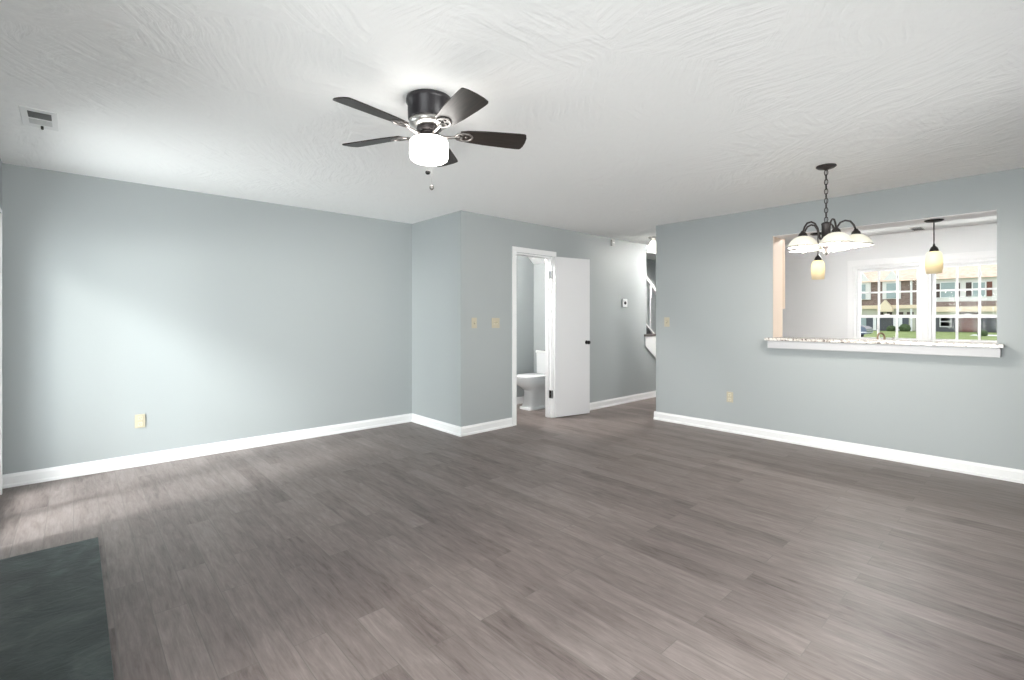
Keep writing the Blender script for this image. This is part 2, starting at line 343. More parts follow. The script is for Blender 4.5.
# kitchen front wall with a twin window
WZ0, WZ1 = 0.93, 2.02
W1, W2 = (1.09, 1.85), (0.27, 1.03)
kw = MB().box(XK, XK+0.16, W1[1], YH-0.14, 0, H).box(XK, XK+0.16, YN, W2[0], 0, H).box(XK, XK+0.16, W2[0], W1[1], 0, WZ0).box(XK, XK+0.16, W2[0], W1[1], WZ1, H).box(XK, XK+0.16, W2[1], W1[0], WZ0, WZ1)
struct(kw.build('wall_kitchen', M_kwall), 'light grey kitchen wall with twin windows', 'wall')
struct(MB().box(XT, XK, YH-0.1401, YH-0.142, 0, H).build('wall_kitchen_side', M_kwall), 'light grey kitchen side wall', 'wall')
tm = MB().box(XK-0.02, XK, W1[1], W1[1]+0.075, WZ0-0.02, WZ1, 0.003).box(XK-0.02, XK, W2[0]-0.075, W2[0], WZ0-0.02, WZ1, 0.003).box(XK-0.02, XK, W2[1], W1[0], WZ0-0.02, WZ1, 0.003)
tm.box(XK-0.024, XK, W2[0]-0.075, W1[1]+0.075, WZ1, WZ1+0.085, 0.003).box(XK-0.05, XK, W2[0]-0.09, W1[1]+0.09, WZ0-0.03, WZ0, 0.003)
struct(tm.build('trim_5', M_trim), 'white casing around the twin kitchen windows', 'trim')
for k, (a, b) in enumerate((W1, W2)):
    fr_ = MB().box(XK, XK+0.12, a, a+0.03, WZ0, WZ1).box(XK, XK+0.12, b-0.03, b, WZ0, WZ1).box(XK, XK+0.12, a+0.03, b-0.03, WZ1-0.04, WZ1).box(XK, XK+0.12, a+0.03, b-0.03, WZ0, WZ0+0.03)
    w = struct(fr_.build('window_%d' % (k+1), M_trim), ('left twin of the white kitchen windows' if k == 0 else 'right twin of the white kitchen windows'), 'window')
    ia, ib = a+0.03, b-0.03
    zm = 1.30
    for (z0, z1, x0, rows) in ((zm-0.02, WZ1-0.04, XK+0.07, (1.64,)), (WZ0+0.03, zm+0.02, XK+0.03, ())):
        s1 = MB(); r = 0.038
        s1.box(x0, x0+0.035, ia, ia+r, z0, z1).box(x0, x0+0.035, ib-r, ib, z0, z1).box(x0, x0+0.035, ia+r, ib-r, z0, z0+0.04).box(x0, x0+0.035, ia+r, ib-r, z1-0.04, z1)
        g0, g1 = ia+r, ib-r
        for q in (1, 2):
            y = g0+(g1-g0)*q/3; s1.box(x0+0.008, x0+0.027, y-0.013, y+0.013, z0+0.04, z1-0.04)
        for zz in rows or ((WZ0+0.03+0.03),):
            s1.box(x0+0.009, x0+0.026, g0, g1, zz-0.012, zz+0.012)
        sh = s1.build('sash', M_trim, w)
        MB().box(x0+0.016, x0+0.019, g0-0.005, g1+0.005, z0+0.03, z1-0.03).build('pane', M_glass, sh)
    MB().box(XK+0.015, XK+0.03, (a+b)/2-0.03, (a+b)/2+0.03, zm+0.02, zm+0.035, 0.003).build('sash_lock', M_white, w)

# baseboards
def base(name, a, b, inward, label):
    """run along a wall foot from a to b; profile steps inward (unit 2-D)"""
    a, b = Vector((*a, 0)), Vector((*b, 0)); n = Vector((*inward, 0))
    prof = [(0, 0), (0.022, 0), (0.022, 0.018), (0.014, 0.026), (0.014, 0.078), (0.009, 0.088), (0.006, 0.10), (0, 0.10)]
    t = MB(); t.loft([[tuple(p + n*u + Vector((0, 0, z))) for u, z in prof] for p in (a, b)], smooth=False)
    return struct(t.build(name, M_trim), label, 'baseboard')
base('baseboard_left', (XB, YL), (XC, YL), (0, -1), 'white baseboard along the long blue-grey wall')
base('baseboard_return', (XC, YL-0.022), (XC, YB-0.022), (-1, 0), 'white baseboard on the short return wall')
base('baseboard_bathroom', (XC, YB), (3.840, YB), (0, -1), 'white baseboard between wall corner and bathroom door')
base('baseboard_hall', (4.605, YB), (8.0, YB), (0, -1), 'white baseboard past the open bathroom door')
base('baseboard_right', (XR, YH+0.022), (XR, YN), (-1, 0), 'white baseboard under the pass-through wall')
base('baseboard_corner', (XR, YH), (XF, YH), (0, 1), 'white baseboard end round the hall corner')
base('baseboard_powder_room', (XC+0.1, YL), (5.22, YL), (0, -1), 'white baseboard inside the bathroom')
base('baseboard_powder_room_end', (5.22, YL-0.022), (5.22, YB+0.11), (-1, 0), 'white baseboard behind the toilet')

# bathroom doorway: casing, jambs, open leaf
cs = MB().box(DX0-0.058, DX0+0.005, YB-0.018, YB, 0, DZ+0.005, 0.004).box(DX1-0.005, DX1+0.058, YB-0.018, YB, 0, DZ+0.005, 0.004).box(DX0-0.058, DX1+0.058, YB-0.018, YB, DZ+0.0051, DZ+0.066, 0.004)
struct(cs.build('trim_6', M_trim), 'white casing around the bathroom doorway', 'trim')
jb = MB().box(DX0, DX0+0.018, YB, YB+0.11, 0, DZ).box(DX1-0.018, DX1, YB, YB+0.11, 0, DZ).box(DX0+0.018, DX1-0.018, YB, YB+0.11, DZ-0.018, DZ)
jb.box(DX0+0.018, DX0+0.03, YB+0.045, YB+0.08, 0, DZ-0.018).box(DX1-0.03, DX1-0.018, YB+0.045, YB+0.08, 0, DZ-0.018)
door = struct(jb.build('door_1', M_trim), 'white bathroom doorway with its flat door swung open against the wall', 'door')
hx, hy, ang = DX1-0.012, YB-0.026, math.radians(-10.5)
piv = bpy.data.objects.new('door_leaf', None); 
lf = MB().box(0.004, 0.578, -0.035, 0, 0.012, 2.057, 0.002).build('leaf', M_door, door)
lf.location = (hx, hy, 0); lf.rotation_euler = (0, 0, ang)
bpy.data.objects.remove(piv)
for sgn, y in ((-1, -0.035), (1, 0)):
    k = MB(); k.lathe([(0, 0), (0.026, 0), (0.026, 0.006), (0.010, 0.012), (0.010, 0.028), (0.021, 0.034), (0.026, 0.046), (0.022, 0.058), (0, 0.062)], (0.522, y, 0.955), 20, True, Matrix.Rotation(PI/2*(1 if sgn < 0 else -1), 4, 'X'))
    kk = k.build('knob', M_black, lf); kk['label'] = 'black round knob'
for z, m, lab in ((1.83, M_chrome, 'chrome hinge'), (0.30, M_black, 'black hinge')):
    h = MB().box(DX1-0.0205, DX1-0.0178, YB+0.002, YB+0.04, z-0.05, z+0.05, 0.001).cyl((DX1-0.014, YB-0.008, z-0.05), (DX1-0.014, YB-0.008, z+0.05), 0.007, 12).build('hinge', m, door); h['label'] = lab
sp_ = MB().box(DX0+0.0175, DX0+0.0195, YB+0.008, YB+0.035, 0.97, 1.03, 0.001).build('strike_plate', M_nickel, door)

# ------------------------------------------------------------------ hearth
tag(MB().box(XB+0.002, 0.105, 2.12, 3.665, 0.0, 0.016, 0.003).build('hearth_slab', M_slate), 'dark green-grey slate hearth slab lying on the plank floor', 'hearth')

# ------------------------------------------------------------------ pass-through ledge
lg = thing('pass_through_ledge', 'speckled granite ledge with grey apron under the pass-through opening', 'ledge', (XR, 1.08, 0.96))
SX = 5.315
slab_poly = [(SX-XR, -0.88), (XT+0.03-XR, -0.88)]
g = MB().box(SX-XR, -0.0005, 0.21-1.08, 1.955-1.08, 1.045-0.96, 1.072-0.96, 0.003).box(-0.004, XT+0.02-XR, OY0+0.001-1.08, OY1-0.007-1.08, 1.045-0.96, 1.072-0.96, 0.003)
g.build('granite_slab', M_granite, lg)
MB().box(SX+0.02-XR, -0.0005, 0.228-1.08, 1.93-1.08, 0.008, 0.084, 0.002).build('apron', M_apron, lg)

# ------------------------------------------------------------------ ceiling fan
FX, FY = 1.399, 2.197
fan = thing('ceiling_fan', 'five-blade dark ceiling fan with lit drum light on the textured ceiling', 'ceiling fan', (FX, FY, H))
MB().lathe([(0, -0.0005), (0.118, -0.0005), (0.120, -0.010), (0.120, -0.026), (0.112, -0.031), (0.110, -0.110), (0.104, -0.118), (0, -0.118)], n=48).build('motor_housing', M_motor, fan)
MB().lathe([(0.0, -0.1182), (0.104, -0.1182), (0.100, -0.134), (0.075, -0.150), (0.0, -0.150)], n=48).build('motor_band', M_nickel, fan)['label'] = 'brushed nickel band below the motor'
MB().lathe([(0, -0.1502), (0.062, -0.1502), (0.066, -0.162), (0.05, -0.172), (0.048, -0.18), (0.056, -0.188), (0, -0.188)], n=40).build('flywheel', M_bronze, fan)
MB().lathe([(0, -0.1882), (0.052, -0.1882), (0.054, -0.206), (0.06, -0.213), (0, -0.213)], n=40).build('light_fitter', M_bracket, fan)
MB().lathe([(0, -0.2132), (0.060, -0.2132), (0.088, -0.217), (0.099, -0.226), (0.101, -0.240), (0.101, -0.306), (0.097, -0.320), (0.085, -0.329), (0.05, -0.335), (0, -0.337)], n=48).build('light_shade', M_fanshade, fan)['label'] = 'white frosted glass drum, lit'
# blades
bl_z = -0.180
def blade_outline():
    pts = []; R0, R1 = 0.165, 0.545
    side = [(R0, 0.040), (R0+0.04, 0.051), (0.30, 0.062), (0.42, 0.069), (0.485, 0.071), (0.512, 0.070), (0.520, 0.065)]
    tip = [(0.528, 0.04), (0.531, 0.0), (0.528, -0.040)]
    other = [(0.520, -0.064), (0.512, -0.069), (0.485, -0.070), (0.42, -0.067), (0.30, -0.061), (R0+0.04, -0.050), (R0, -0.038)]
    return side + tip + other
proto = MB().prism(blade_outline(), 'z', -0.003, 0.003).build('blade', M_blade, fan)
iron = MB()
iron.tube([(0.055, 0, -0.012), (0.085, 0, -0.018), (0.12, 0, -0.014), (0.15, 0, -0.008), (0.175, 0, -0.0065)], 0.008, 8)
iron.tube([(0.135, 0, -0.010), (0.15, 0.022, -0.0075), (0.18, 0.034, -0.0065), (0.21, 0.030, -0.0065), (0.228, 0.014, -0.0065), (0.232, 0, -0.0065), (0.228, -0.014, -0.0065), (0.21, -0.030, -0.0065), (0.18, -0.034, -0.0065), (0.15, -0.022, -0.0075)], 0.0055, 8, True)
for sx_, sy_ in ((0.20, 0.0), (0.175, 0.02), (0.175, -0.02)): iron.lathe([(0, -0.0095), (0.006, -0.0085), (0.007, -0.0035), (0, -0.0035)], (sx_, sy_, 0), 10)
ir0 = iron.build('blade_bracket', M_bracket, proto)
PITCH = math.radians(-13)
def setblade(o, deg):
    o.matrix_local = Matrix.Translation((0, 0, bl_z)) @ Matrix.Rotation(math.radians(deg), 4, 'Z') @ Matrix.Rotation(PITCH, 4, 'X')
A0 = 44.5
setblade(proto, A0)
for k in range(1, 5):
    c = proto.copy(); COL.objects.link(c); c.parent = fan; setblade(c, A0+72*k)
    i = ir0.copy(); COL.objects.link(i); i.parent = c
# pull chains
def bead_chain(x, y, z0, n, pitch):
    pc = MB()
    for i in range(n):
        z = z0-pitch*i; pc.lathe([(0, z), (0.0018, z-0.0018), (0, z-0.0036)], (x, y, 0), 8)
    return pc.build('pull_chain', M_nickel, fan)
ch = bead_chain(-0.005, 0.004, -0.338, 8, 0.0052)
MB().lathe([(0, -0.377), (0.011, -0.381), (0.014, -0.389), (0.010, -0.398), (0, -0.402)], (-0.005, 0.004, 0), 16).build('finial', M_black, ch)
ch = bead_chain(0.010, -0.010, -0.336, 24, 0.0051)
MB().lathe([(0, -0.456), (0.006, -0.458), (0.012, -0.466), (0.011, -0.476), (0.004, -0.483), (0, -0.484)], (0.010, -0.010, 0), 16).build('finial', M_bracket, ch)

# ------------------------------------------------------------------ chandelier
CX, CY = 4.26, 1.12
chd = thing('chandelier', 'five-arm bronze chandelier with white dome shades hanging by a chain', 'chandelier', (CX, CY, H))
MB().lathe([(0, -0.0005), (0.066, -0.0005), (0.068, -0.008), (0.055, -0.018), (0.020, -0.026), (0.008, -0.036), (0, -0.036)], n=36).build('canopy', M_bronze, chd)
cm = MB(); z = -0.034; k = 0
while z > -0.420:
    pts = []
    for i in range(14):
        a = 2*PI*i/14; x, y = 0.0115*math.cos(a), 0.022*math.sin(a)
        pts.append((x, 0, z-0.018+y) if k % 2 else (0, x, z-0.018+y))
    cm.tube(pts, 0.0031, 6, True); z -= 0.036; k += 1
cm.tube([(0.004, 0, -0.03), (0.010, 0.004, -0.08), (0.022, 0.008, -0.10), (0.012, 0.003, -0.14), (-0.004, 0.0, -0.2), (0.005, 0, -0.28), (-0.004, 0, -0.36), (0, 0, -0.43)], 0.0022, 6)
cm.build('chain', M_bronze, chd)
MB().lathe([(0, -0.425), (0.010, -0.428), (0.030, -0.436), (0.034, -0.446), (0.030, -0.455), (0.030, -0.545), (0.036, -0.552), (0.036, -0.572), (0.026, -0.590), (0.022, -0.625), (0.012, -0.632), (0.014, -0.655), (0.017, -0.667), (0.008, -0.680), (0, -0.684)], n=28).build('column', M_bronze, chd)
R_ARM = 0.186
arm = MB().tube([(0.028, 0, -0.562), (0.048, 0, -0.553), (0.058, 0, -0.52), (0.068, 0, -0.478), (0.090, 0, -0.442), (0.120, 0, -0.430), (0.152, 0, -0.440), (0.172, 0, -0.468), (0.181, 0, -0.495), (R_ARM, 0, -0.51)], 0.0068, 10).build('arm', M_bronze, chd)
cup = MB().lathe([(0, -0.500), (0.012, -0.500), (0.016, -0.512), (0.026, -0.520), (0.032, -0.540), (0.034, -0.546), (0, -0.546)], (R_ARM, 0, 0), 24).build('socket_cup', M_bronze, arm)
dm = MB().lathe([(0.028, -0.540), (0.050, -0.549), (0.075, -0.568), (0.093, -0.592), (0.101, -0.612), (0.104, -0.622), (0.1005, -0.622), (0.0975, -0.612), (0.0895, -0.593), (0.0715, -0.571), (0.047, -0.553), (0.028, -0.545), (0.028, -0.540)], (R_ARM, 0, 0), 36).build('dome_shade', M_dome, arm)
rb = MB().lathe([(0.1035, -0.618), (0.1065, -0.619), (0.1065, -0.625), (0.1000, -0.625), (0.1000, -0.6225), (0.1035, -0.6225), (0.1035, -0.618)], (R_ARM, 0, 0), 36).build('rim_band', M_bronze, arm)
bb = MB().lathe([(0, -0.546), (0.013, -0.548), (0.014, -0.566), (0.024, -0.588), (0.030, -0.606), (0.024, -0.626), (0.012, -0.635), (0, -0.637)], (R_ARM, 0, 0), 20).build('bulb', M_bulb, arm)
# camera-facing frame: angle measured from the near side of the chandelier
view = Vector((CX, CY)).normalized(); near_ang = math.degrees(math.atan2(-view.y, -view.x))
for k in range(5):
    a = near_ang + 19 + 72*k
    if k == 0: o = arm
    else:
        o = arm.copy(); COL.objects.link(o); o.parent = chd
        for q in (cup, dm, rb, bb):
            c = q.copy(); COL.objects.link(c); c.parent = o
    o.rotation_euler = (0, 0, math.radians(a))
    l = lamp('chandelier_light', chd, (R_ARM*math.cos(math.radians(a)), R_ARM*math.sin(math.radians(a)), -0.652), 7.5, (1, 0.93, 0.84), 0.02)

# ------------------------------------------------------------------ mini pendants under the pass-through header
def pendant(y, label, zdrop=0.0):
    p = thing('pendant_light', label, 'pendant light', (5.575, y, OZ1-0.006), 0, 'pendants over the pass-through')
    MB().lathe([(0, -0.0005), (0.066, -0.0005), (0.068, -0.006), (0.05, -0.016), (0.012, -0.022), (0, -0.022)], n=32).build('canopy', M_black, p)
    MB().cyl((0, 0, -0.02), (0, 0, -0.215), 0.0045, 10).build('rod', M_black, p)
    MB().lathe([(0, -0.205), (0.007, -0.206), (0.010, -0.226), (0.024, -0.240), (0.032, -0.262), (0.033, -0.276), (0, -0.276)], n=28).build('cap', M_black, p)
    sh = MB()
    prof = [(0.030, -0.274), (0.046, -0.284), (0.055, -0.308), (0.060, -0.350), (0.0585, -0.405), (0.053, -0.466), (0.050, -0.466), (0.0555, -0.405), (0.057, -0.350), (0.052, -0.310), (0.043, -0.287), (0.030, -0.278), (0.030, -0.274)]
    sh.lathe(prof, n=56, wave=0.02); sh.build('glass_shade', M_amber, p)
    MB().lathe([(0, -0.276), (0.013, -0.278), (0.014, -0.30), (0.026, -0.33), (0.026, -0.35), (0.015, -0.37), (0, -0.374)], n=18).build('bulb', M_bulb, p)
    lamp('pendant_light_glow', p, (0, 0, -0.35), 8.0, (1, 0.80, 0.52), 0.02)
    return p
p1 = pendant(0.648, 'amber glass mini pendant hanging clear in front of the kitchen windows')
p2 = pendant(1.537, 'amber glass mini pendant hanging behind the chandelier shades')

# ------------------------------------------------------------------ hall flush light
hl = thing('flush_ceiling_light', 'white glass bell ceiling light in the hall by the stairs', 'ceiling light', (6.17, 3.775, H))
MB().lathe([(0, -0.0005), (0.072, -0.0005), (0.070, -0.014), (0.045, -0.030), (0.028, -0.045), (0.026, -0.058), (0, -0.058)], n=28).build('fixture_base', M_nickel, hl)
MB().lathe([(0.026, -0.056), (0.040, -0.062), (0.062, -0.110), (0.082, -0.180), (0.090, -0.215), (0.086, -0.215), (0.078, -0.18), (0.058, -0.112), (0.037, -0.066), (0.026, -0.060), (0.026, -0.056)], n=32).build('bell_shade', glow_glass('white_hall_glass', (0.9, 0.9, 0.87), 1.4, (1, 0.97, 0.92)), hl)
lamp('hall_light_glow', hl, (0, 0, -0.23), 0.8, (1, 0.95, 0.86), 0.03)

# ------------------------------------------------------------------ ceiling vent
vt = thing('ceiling_vent', 'white ceiling vent with dark slot and small lever', 'vent', (-0.146, 3.935, H))
vp = MB()
vp.box(-0.078, 0.078, -0.175, 0.175, -0.006, -0.0005, 0.002)
vp.build('face_plate', M_white, vt)
MB().box(-0.046, 0.052, -0.128, -0.018, -0.0075, -0.0061).build('dark_slot', mat('vent_shadow_grey', (0.10, 0.10, 0.10), 0.6), vt)['label'] = 'dark grey slot'
vl = MB()
for i in range(5): vl.box(-0.046, 0.052, 0.010+0.018*i, 0.022+0.018*i, -0.010, -0.0061, 0.001)
vl.build('louver', mat('pale_grey_metal', (0.55, 0.55, 0.55), 0.4), vt)
MB().box(0.000, 0.012, 0.120, 0.150, -0.022, -0.0061, 0.003).build('lever', M_slot, vt)

# ------------------------------------------------------------------ plates on walls
def outlet(loc, rz, label):
    o = thing('wall_outlet', label, 'outlet', loc, rz)          # local +x points out of the wall
    MB().box(0.0005, 0.006, -0.036, 0.036, -0.058, 0.058, 0.002).build('cover_plate', M_ivory, o)
    for z in (0.026, -0.026):
        r = MB().box(0.0061, 0.009, -0.016, 0.016, z-0.016, z+0.016, 0.004).build('receptacle', M_ivory2, o)
        MB().box(0.0091, 0.0095, -0.008, -0.005, z-0.004, z+0.007).box(0.0091, 0.0095, 0.005, 0.008, z-0.004, z+0.007).cyl((0.0091, 0, z-0.009), (0.0095, 0, z-0.009), 0.003, 8).build('slots', M_slot, r)
    return o
outlet((0.426, YL, 0.386), -PI/2, 'ivory outlet low on the long blank blue-grey wall')
outlet((XR, 2.362, 0.393), PI, 'ivory outlet low on the wall left of the pass-through ledge')
def switch(loc, rz, label, gangs=1):
    o = thing('light_switch', label, 'light switch', loc, rz); w = 0.036 if gangs == 1 else 0.058
    MB().box(0.0005, 0.006, -w, w, -0.058, 0.058, 0.002).build('cover_plate', M_ivory, o)
    for q in range(gangs):
        y = 0 if gangs == 1 else (-0.023 + 0.046*q)
        t = MB().box(0.0061, 0.0075, y-0.006, y+0.006, -0.013, 0.013).build('toggle_slot', M_slot if gangs == 1 else M_ivory2, o)
        MB().prism([(0.0076, -0.006), (0.0076, 0.008), (0.020, 0.012), (0.021, 0.006)], 'y', y-0.0045, y+0.0045).build('toggle', M_ivory2, t)
    return o
switch((3.278, YB, 1.222), -PI/2, 'ivory single switch nearest the outside corner of the bathroom wall')
switch((3.589, YB, 1.220), -PI/2, 'tan double switch plate beside the bathroom door casing', 2)
switch((XR, 3.137, 1.227), PI, 'ivory single switch at the hall end of the pass-through wall')
th = thing('thermostat', 'white thermostat with dark dial on the wall right of the open door', 'thermostat', (6.115, YB, 1.502), -PI/2)
MB().box(0.0005, 0.022, -0.06, 0.06, -0.06, 0.06, 0.006).build('housing', M_white, th)
MB().lathe([(0, 0.0222), (0.024, 0.0222), (0.024, 0.028), (0.02, 0.031), (0, 0.031)], (0, 0, 0), 20, True, Matrix.Rotation(PI/2, 4, 'Y')).build('display', M_slot, th)
cb = thing('door_chime', 'small grey sensor box high on the wall near the ceiling', 'sensor', (5.815, YB, 2.372), -PI/2)
MB().box(0.0005, 0.03, -0.035, 0.035, -0.048, 0.048, 0.006).build('housing', M_greyp, cb)
MB().box(0.0301, 0.032, -0.022, 0.022, -0.006, 0.006, 0.0005).build('grille', M_white, cb)

# ------------------------------------------------------------------ toilet
to = thing('toilet', 'white two-piece toilet seen through the open bathroom doorway', 'toilet', (5.198, 4.87, 0), PI)
def sup(z, x0, x1, hw, p, n=40):
    r = []
    for i in range(n):
        a = 2*PI*i/n; c, s = math.cos(a), math.sin(a)
        r.append(((x0+x1)/2 + (x1-x0)/2*math.copysign(abs(c)**(2/p), c), hw*math.copysign(abs(s)**(2/p), s), z))
    return r
bw = MB().loft([sup(0, .07, .555, .125, 6), sup(.028, .07, .555, .125, 6), sup(.034, .075, .55, .120, 6), sup(.040, .09, .525, .105, 5.5), sup(.10, .10, .505, .094, 5), sup(.22, .10, .495, .094, 4.5), sup(.265, .10, .505, .108, 3.4), sup(.31, .10, .575, .150, 2.6), sup(.35, .10, .645, .176, 2.3), sup(.385, .10, .672, .186, 2.2), sup(.425, .10, .678, .188, 2.2), sup(.43, .105, .673, .184, 2.2)])
smooth_by_angle(bw.build('bowl', M_porc, to), 40)
st_ = MB().loft([sup(.431, .17, .680, .186, 2.3), sup(.434, .165, .686, .190, 2.3), sup(.446, .165, .686, .190, 2.3), sup(.449, .17, .68, .185, 2.3)]); smooth_by_angle(st_.build('seat', M_porc, to), 40)
ld = MB().loft([sup(.4515, .17, .684, .188, 2.3), sup(.455, .165, .688, .192, 2.3), sup(.468, .165, .688, .192, 2.3), sup(.476, .18, .67, .178, 2.3)]); smooth_by_angle(ld.build('lid', M_porc, to), 40)
tk = MB().loft([sup(.425, .005, .118, .185, 9), sup(.44, .002, .122, .190, 9), sup(.76, .0, .126, .196, 10)]); smooth_by_angle(tk.build('tank', M_porc, to), 30)
tl = MB().loft([sup(.7605, -.004, .130, .202, 10), sup(.765, -.006, .134, .206, 10), sup(.792, -.006, .134, .206, 10), sup(.80, 0, .126, .198, 10)]); smooth_by_angle(tl.build('tank_lid', M_porc, to), 30)
MB().cyl((.1265, .13, .70), (.142, .13, .70), 0.011, 14).box(.140, .150, .07, .142, .692, .708, 0.003).build('flush_lever', M_chrome, to)

fl = thing('foyer_fill_light', 'added unseen flush light brightening the entry beyond the hall corner', 'ceiling light', (7.3, 3.46, H))  # unseen fixture added to light the hall wall and stairs
MB().lathe([(0, -0.0005), (0.14, -0.0005), (0.145, -0.02), (0.13, -0.03), (0, -0.03)], n=36).build('fixture_base', M_white, fl)
MB().lathe([(0, -0.0302), (0.125, -0.0302), (0.12, -0.06), (0.08, -0.08), (0, -0.09)], n=36).build('diffuser', mat('foyer_fill_diffuser', (0.9, 0.9, 0.9), 0.3, emit=(1, 0.97, 0.92), es=270), fl)
bl = thing('bathroom_fill_light', 'added unseen flush light brightening the bathroom behind the door header', 'ceiling light', (3.85, 4.8, H))  # unseen fixture added to lift the bathroom brightness
MB().lathe([(0, -0.0005), (0.12, -0.0005), (0.125, -0.02), (0.11, -0.03), (0, -0.03)], n=36).build('fixture_base', M_white, bl)
MB().lathe([(0, -0.0302), (0.105, -0.0302), (0.10, -0.06), (0.07, -0.08), (0, -0.09)], n=36).build('diffuser', mat('bathroom_fill_diffuser', (0.9, 0.9, 0.9), 0.3, emit=(1, 0.97, 0.92), es=340), bl)

# ------------------------------------------------------------------ stairs beyond the hall
RISE, RUN = 0.17, 0.25
stt = MB(); n_steps = 10
steps = []
for n in range(1, n_steps+1):
    x1 = 6.98 + (6-n)*RUN; x0 = x1-RUN
    stt.box(x0, x1, YB+0.115, YL-0.005, 0 if n <= 6 else RISE*(n-3), RISE*n-0.036)
sr = struct(stt.build('stairs', M_trim), 'staircase rising behind the bathroom wall', 'stairs')
for n in range(1, n_steps+1):
    x1 = 6.98 + (6-n)*RUN; x0 = x1-RUN
    y0 = YB-0.03 if n <= 6 else YB+0.115
    MB().box(x0-0.005 if n != 6 else 6.655, x1+0.025, y0, YL-0.005, RISE*n-0.0355, RISE*n, 0.004).build('tread', M_tread, sr)
poly = [(6.67, RISE*6-0.0365), (6.67, 0.835)]
poly += [(7.93, 0.0)] + [(8.23, 0.0)]
for n in range(1, 7):
    x1 = 6.98 + (6-n)*RUN
    poly += [(x1, RISE*(n-1)-0.0365 if n > 1 else 0.0), (x1, RISE*n-0.0365)]
# tidy duplicates
pp = []
for p in poly:
    if not pp or (abs(p[0]-pp[-1][0]) + abs(p[1]-pp[-1][1])) > 1e-4: pp.append(p)
MB().prism(pp, 'y', YB-0.02, YB-0.0005).build('stringer', M_trim, sr)
rl = thing('stair_railing', 'white stair railing with turned balusters beyond the hall corner', 'railing', (6.72, YB+0.05, 0))
def slope_bar(z_at, h, w, x0=0.005, x1=1.30, s=0.68):
    return MB().prism([(x0, z_at-h-s*x0), (x1, z_at-h-s*x1), (x1, z_at-s*x1), (x0, z_at-s*x0)], 'y', -w/2, w/2)
slope_bar(1.99, 0.055, 0.05, s=0.70).build('handrail', M_trim, rl)
slope_bar(1.222, 0.030, 0.05).build('shoe_rail', M_trim, rl)
MB().prism([(0.005, 1.0205), (0.245, 1.0205), (0.005, 1.185)], 'y', -0.006, 0.006).build('gap_shade_panel', M_gap_shade, rl)['label'] = 'black triangular panel for the shade under the shoe rail'  # dark sheet standing in for shade between shoe rail and tread
for i in range(5):
    x = 0.19+0.24*i; zt = 1.935-0.70*x; zb = 1.222-0.68*x
    MB().box(x-0.017, x+0.017, -0.017, 0.017, zt-0.20, zt+0.006).lathe([(0.0, zb-0.01), (0.014, zb-0.01), (0.011, zb+0.1), (0.013, zb+0.25), (0.010, zt-0.27), (0.017, zt-0.24), (0.012, zt-0.22), (0.015, zt-0.199), (0, zt-0.199)], (x, 0, 0), 12).build('baluster', M_trim, rl)
MB().box(1.30, 1.39, -0.045, 0.045, 0.172, 1.16).lathe([(0.0, 1.1605), (0.055, 1.1605), (0.055, 1.18), (0.03, 1.20), (0.045, 1.24), (0.03, 1.28), (0, 1.285)], (1.345, 0, 0), 16).build('newel_post', M_trim, rl)
struct(MB().box(XE+0.001, XF, YB, YB+0.11, 2.32, H).build('trim_7', M_trim), 'white bulkhead over the stair opening', 'trim')

# ------------------------------------------------------------------ kitchen
kc = thing('kitchen_base_cabinet', 'pale kitchen counter with sink below the twin windows', 'cabinet', (8.05, 1.1, 0))
MB().box(-0.28, 0.295, -1.2, 1.5, 0.09, 0.87).box(-0.22, 0.295, -1.2, 1.5, 0.0, 0.089).build('body', M_cab, kc)
ct = MB().box(-0.31, 0.298, -1.2, 1.5, 0.8705, 0.905, 0.004).build('countertop', M_counter, kc)
for i in range(5):
    y0 = -1.19+0.54*i
    d = MB().box(-0.302, -0.2805, y0, y0+0.52, 0.11, 0.85, 0.004).build('cabinet_door', M_cab, kc)
    MB().tube([(-0.303, y0+0.47, 0.70), (-0.325, y0+0.47, 0.71), (-0.325, y0+0.47, 0.79), (-0.303, y0+0.47, 0.80)], 0.005, 8).build('handle', M_nickel, d)
fc = thing('kitchen_faucet', 'small bronze gooseneck faucet showing above the ledge before the kitchen windows', 'faucet', (8.12, 1.452, 0.905))
pts = [(0, 0, 0), (0, 0, 0.10)] + [(-0.055*0.5*(1-math.cos(a))*1.4, 0.030*(1-math.cos(a)), 0.115+0.052*math.sin(a)) for a in [PI*i/10 for i in range(11)]] + [(-0.077, 0.06, 0.06)]
MB().tube(pts, [0.013]*2+[0.012]*11+[0.013], 12).build('spout', M_faucet, fc)
MB().lathe([(0, 0.0), (0.026, 0.0), (0.026, 0.01), (0.018, 0.03), (0, 0.03)], n=20).build('base_flange', M_faucet, fc)
MB().cyl((0, -0.07, 0.0), (0, -0.07, 0.06), 0.014, 14).cyl((0, -0.07, 0.06), (-0.03, -0.11, 0.12), 0.008, 10).build('lever_handle', M_nickel, fc)
uc = thing('wall_cabinet', 'tan kitchen wall cabinet edge inside the pass-through opening', 'cabinet', (XT, 2.4, 1.38))
MB().box(0.001, 0.31, -0.408, 0.4, 0.0, 0.86).build('body', M_cab, uc)
for y0 in (-0.405, 0.0):
    d = MB().box(0.3105, 0.33, y0, y0+0.395, 0.01, 0.85, 0.003).build('cabinet_door', M_cab, uc)
kl = thing('kitchen_fill_light', 'added unseen flush light brightening the kitchen behind the wall', 'ceiling light', (6.55, 1.2, H))  # unseen fixture added to lift the kitchen wall brightness
MB().lathe([(0, -0.0005), (0.16, -0.0005), (0.165, -0.02), (0.15, -0.03), (0, -0.03)], n=36).build('fixture_base', M_white, kl)
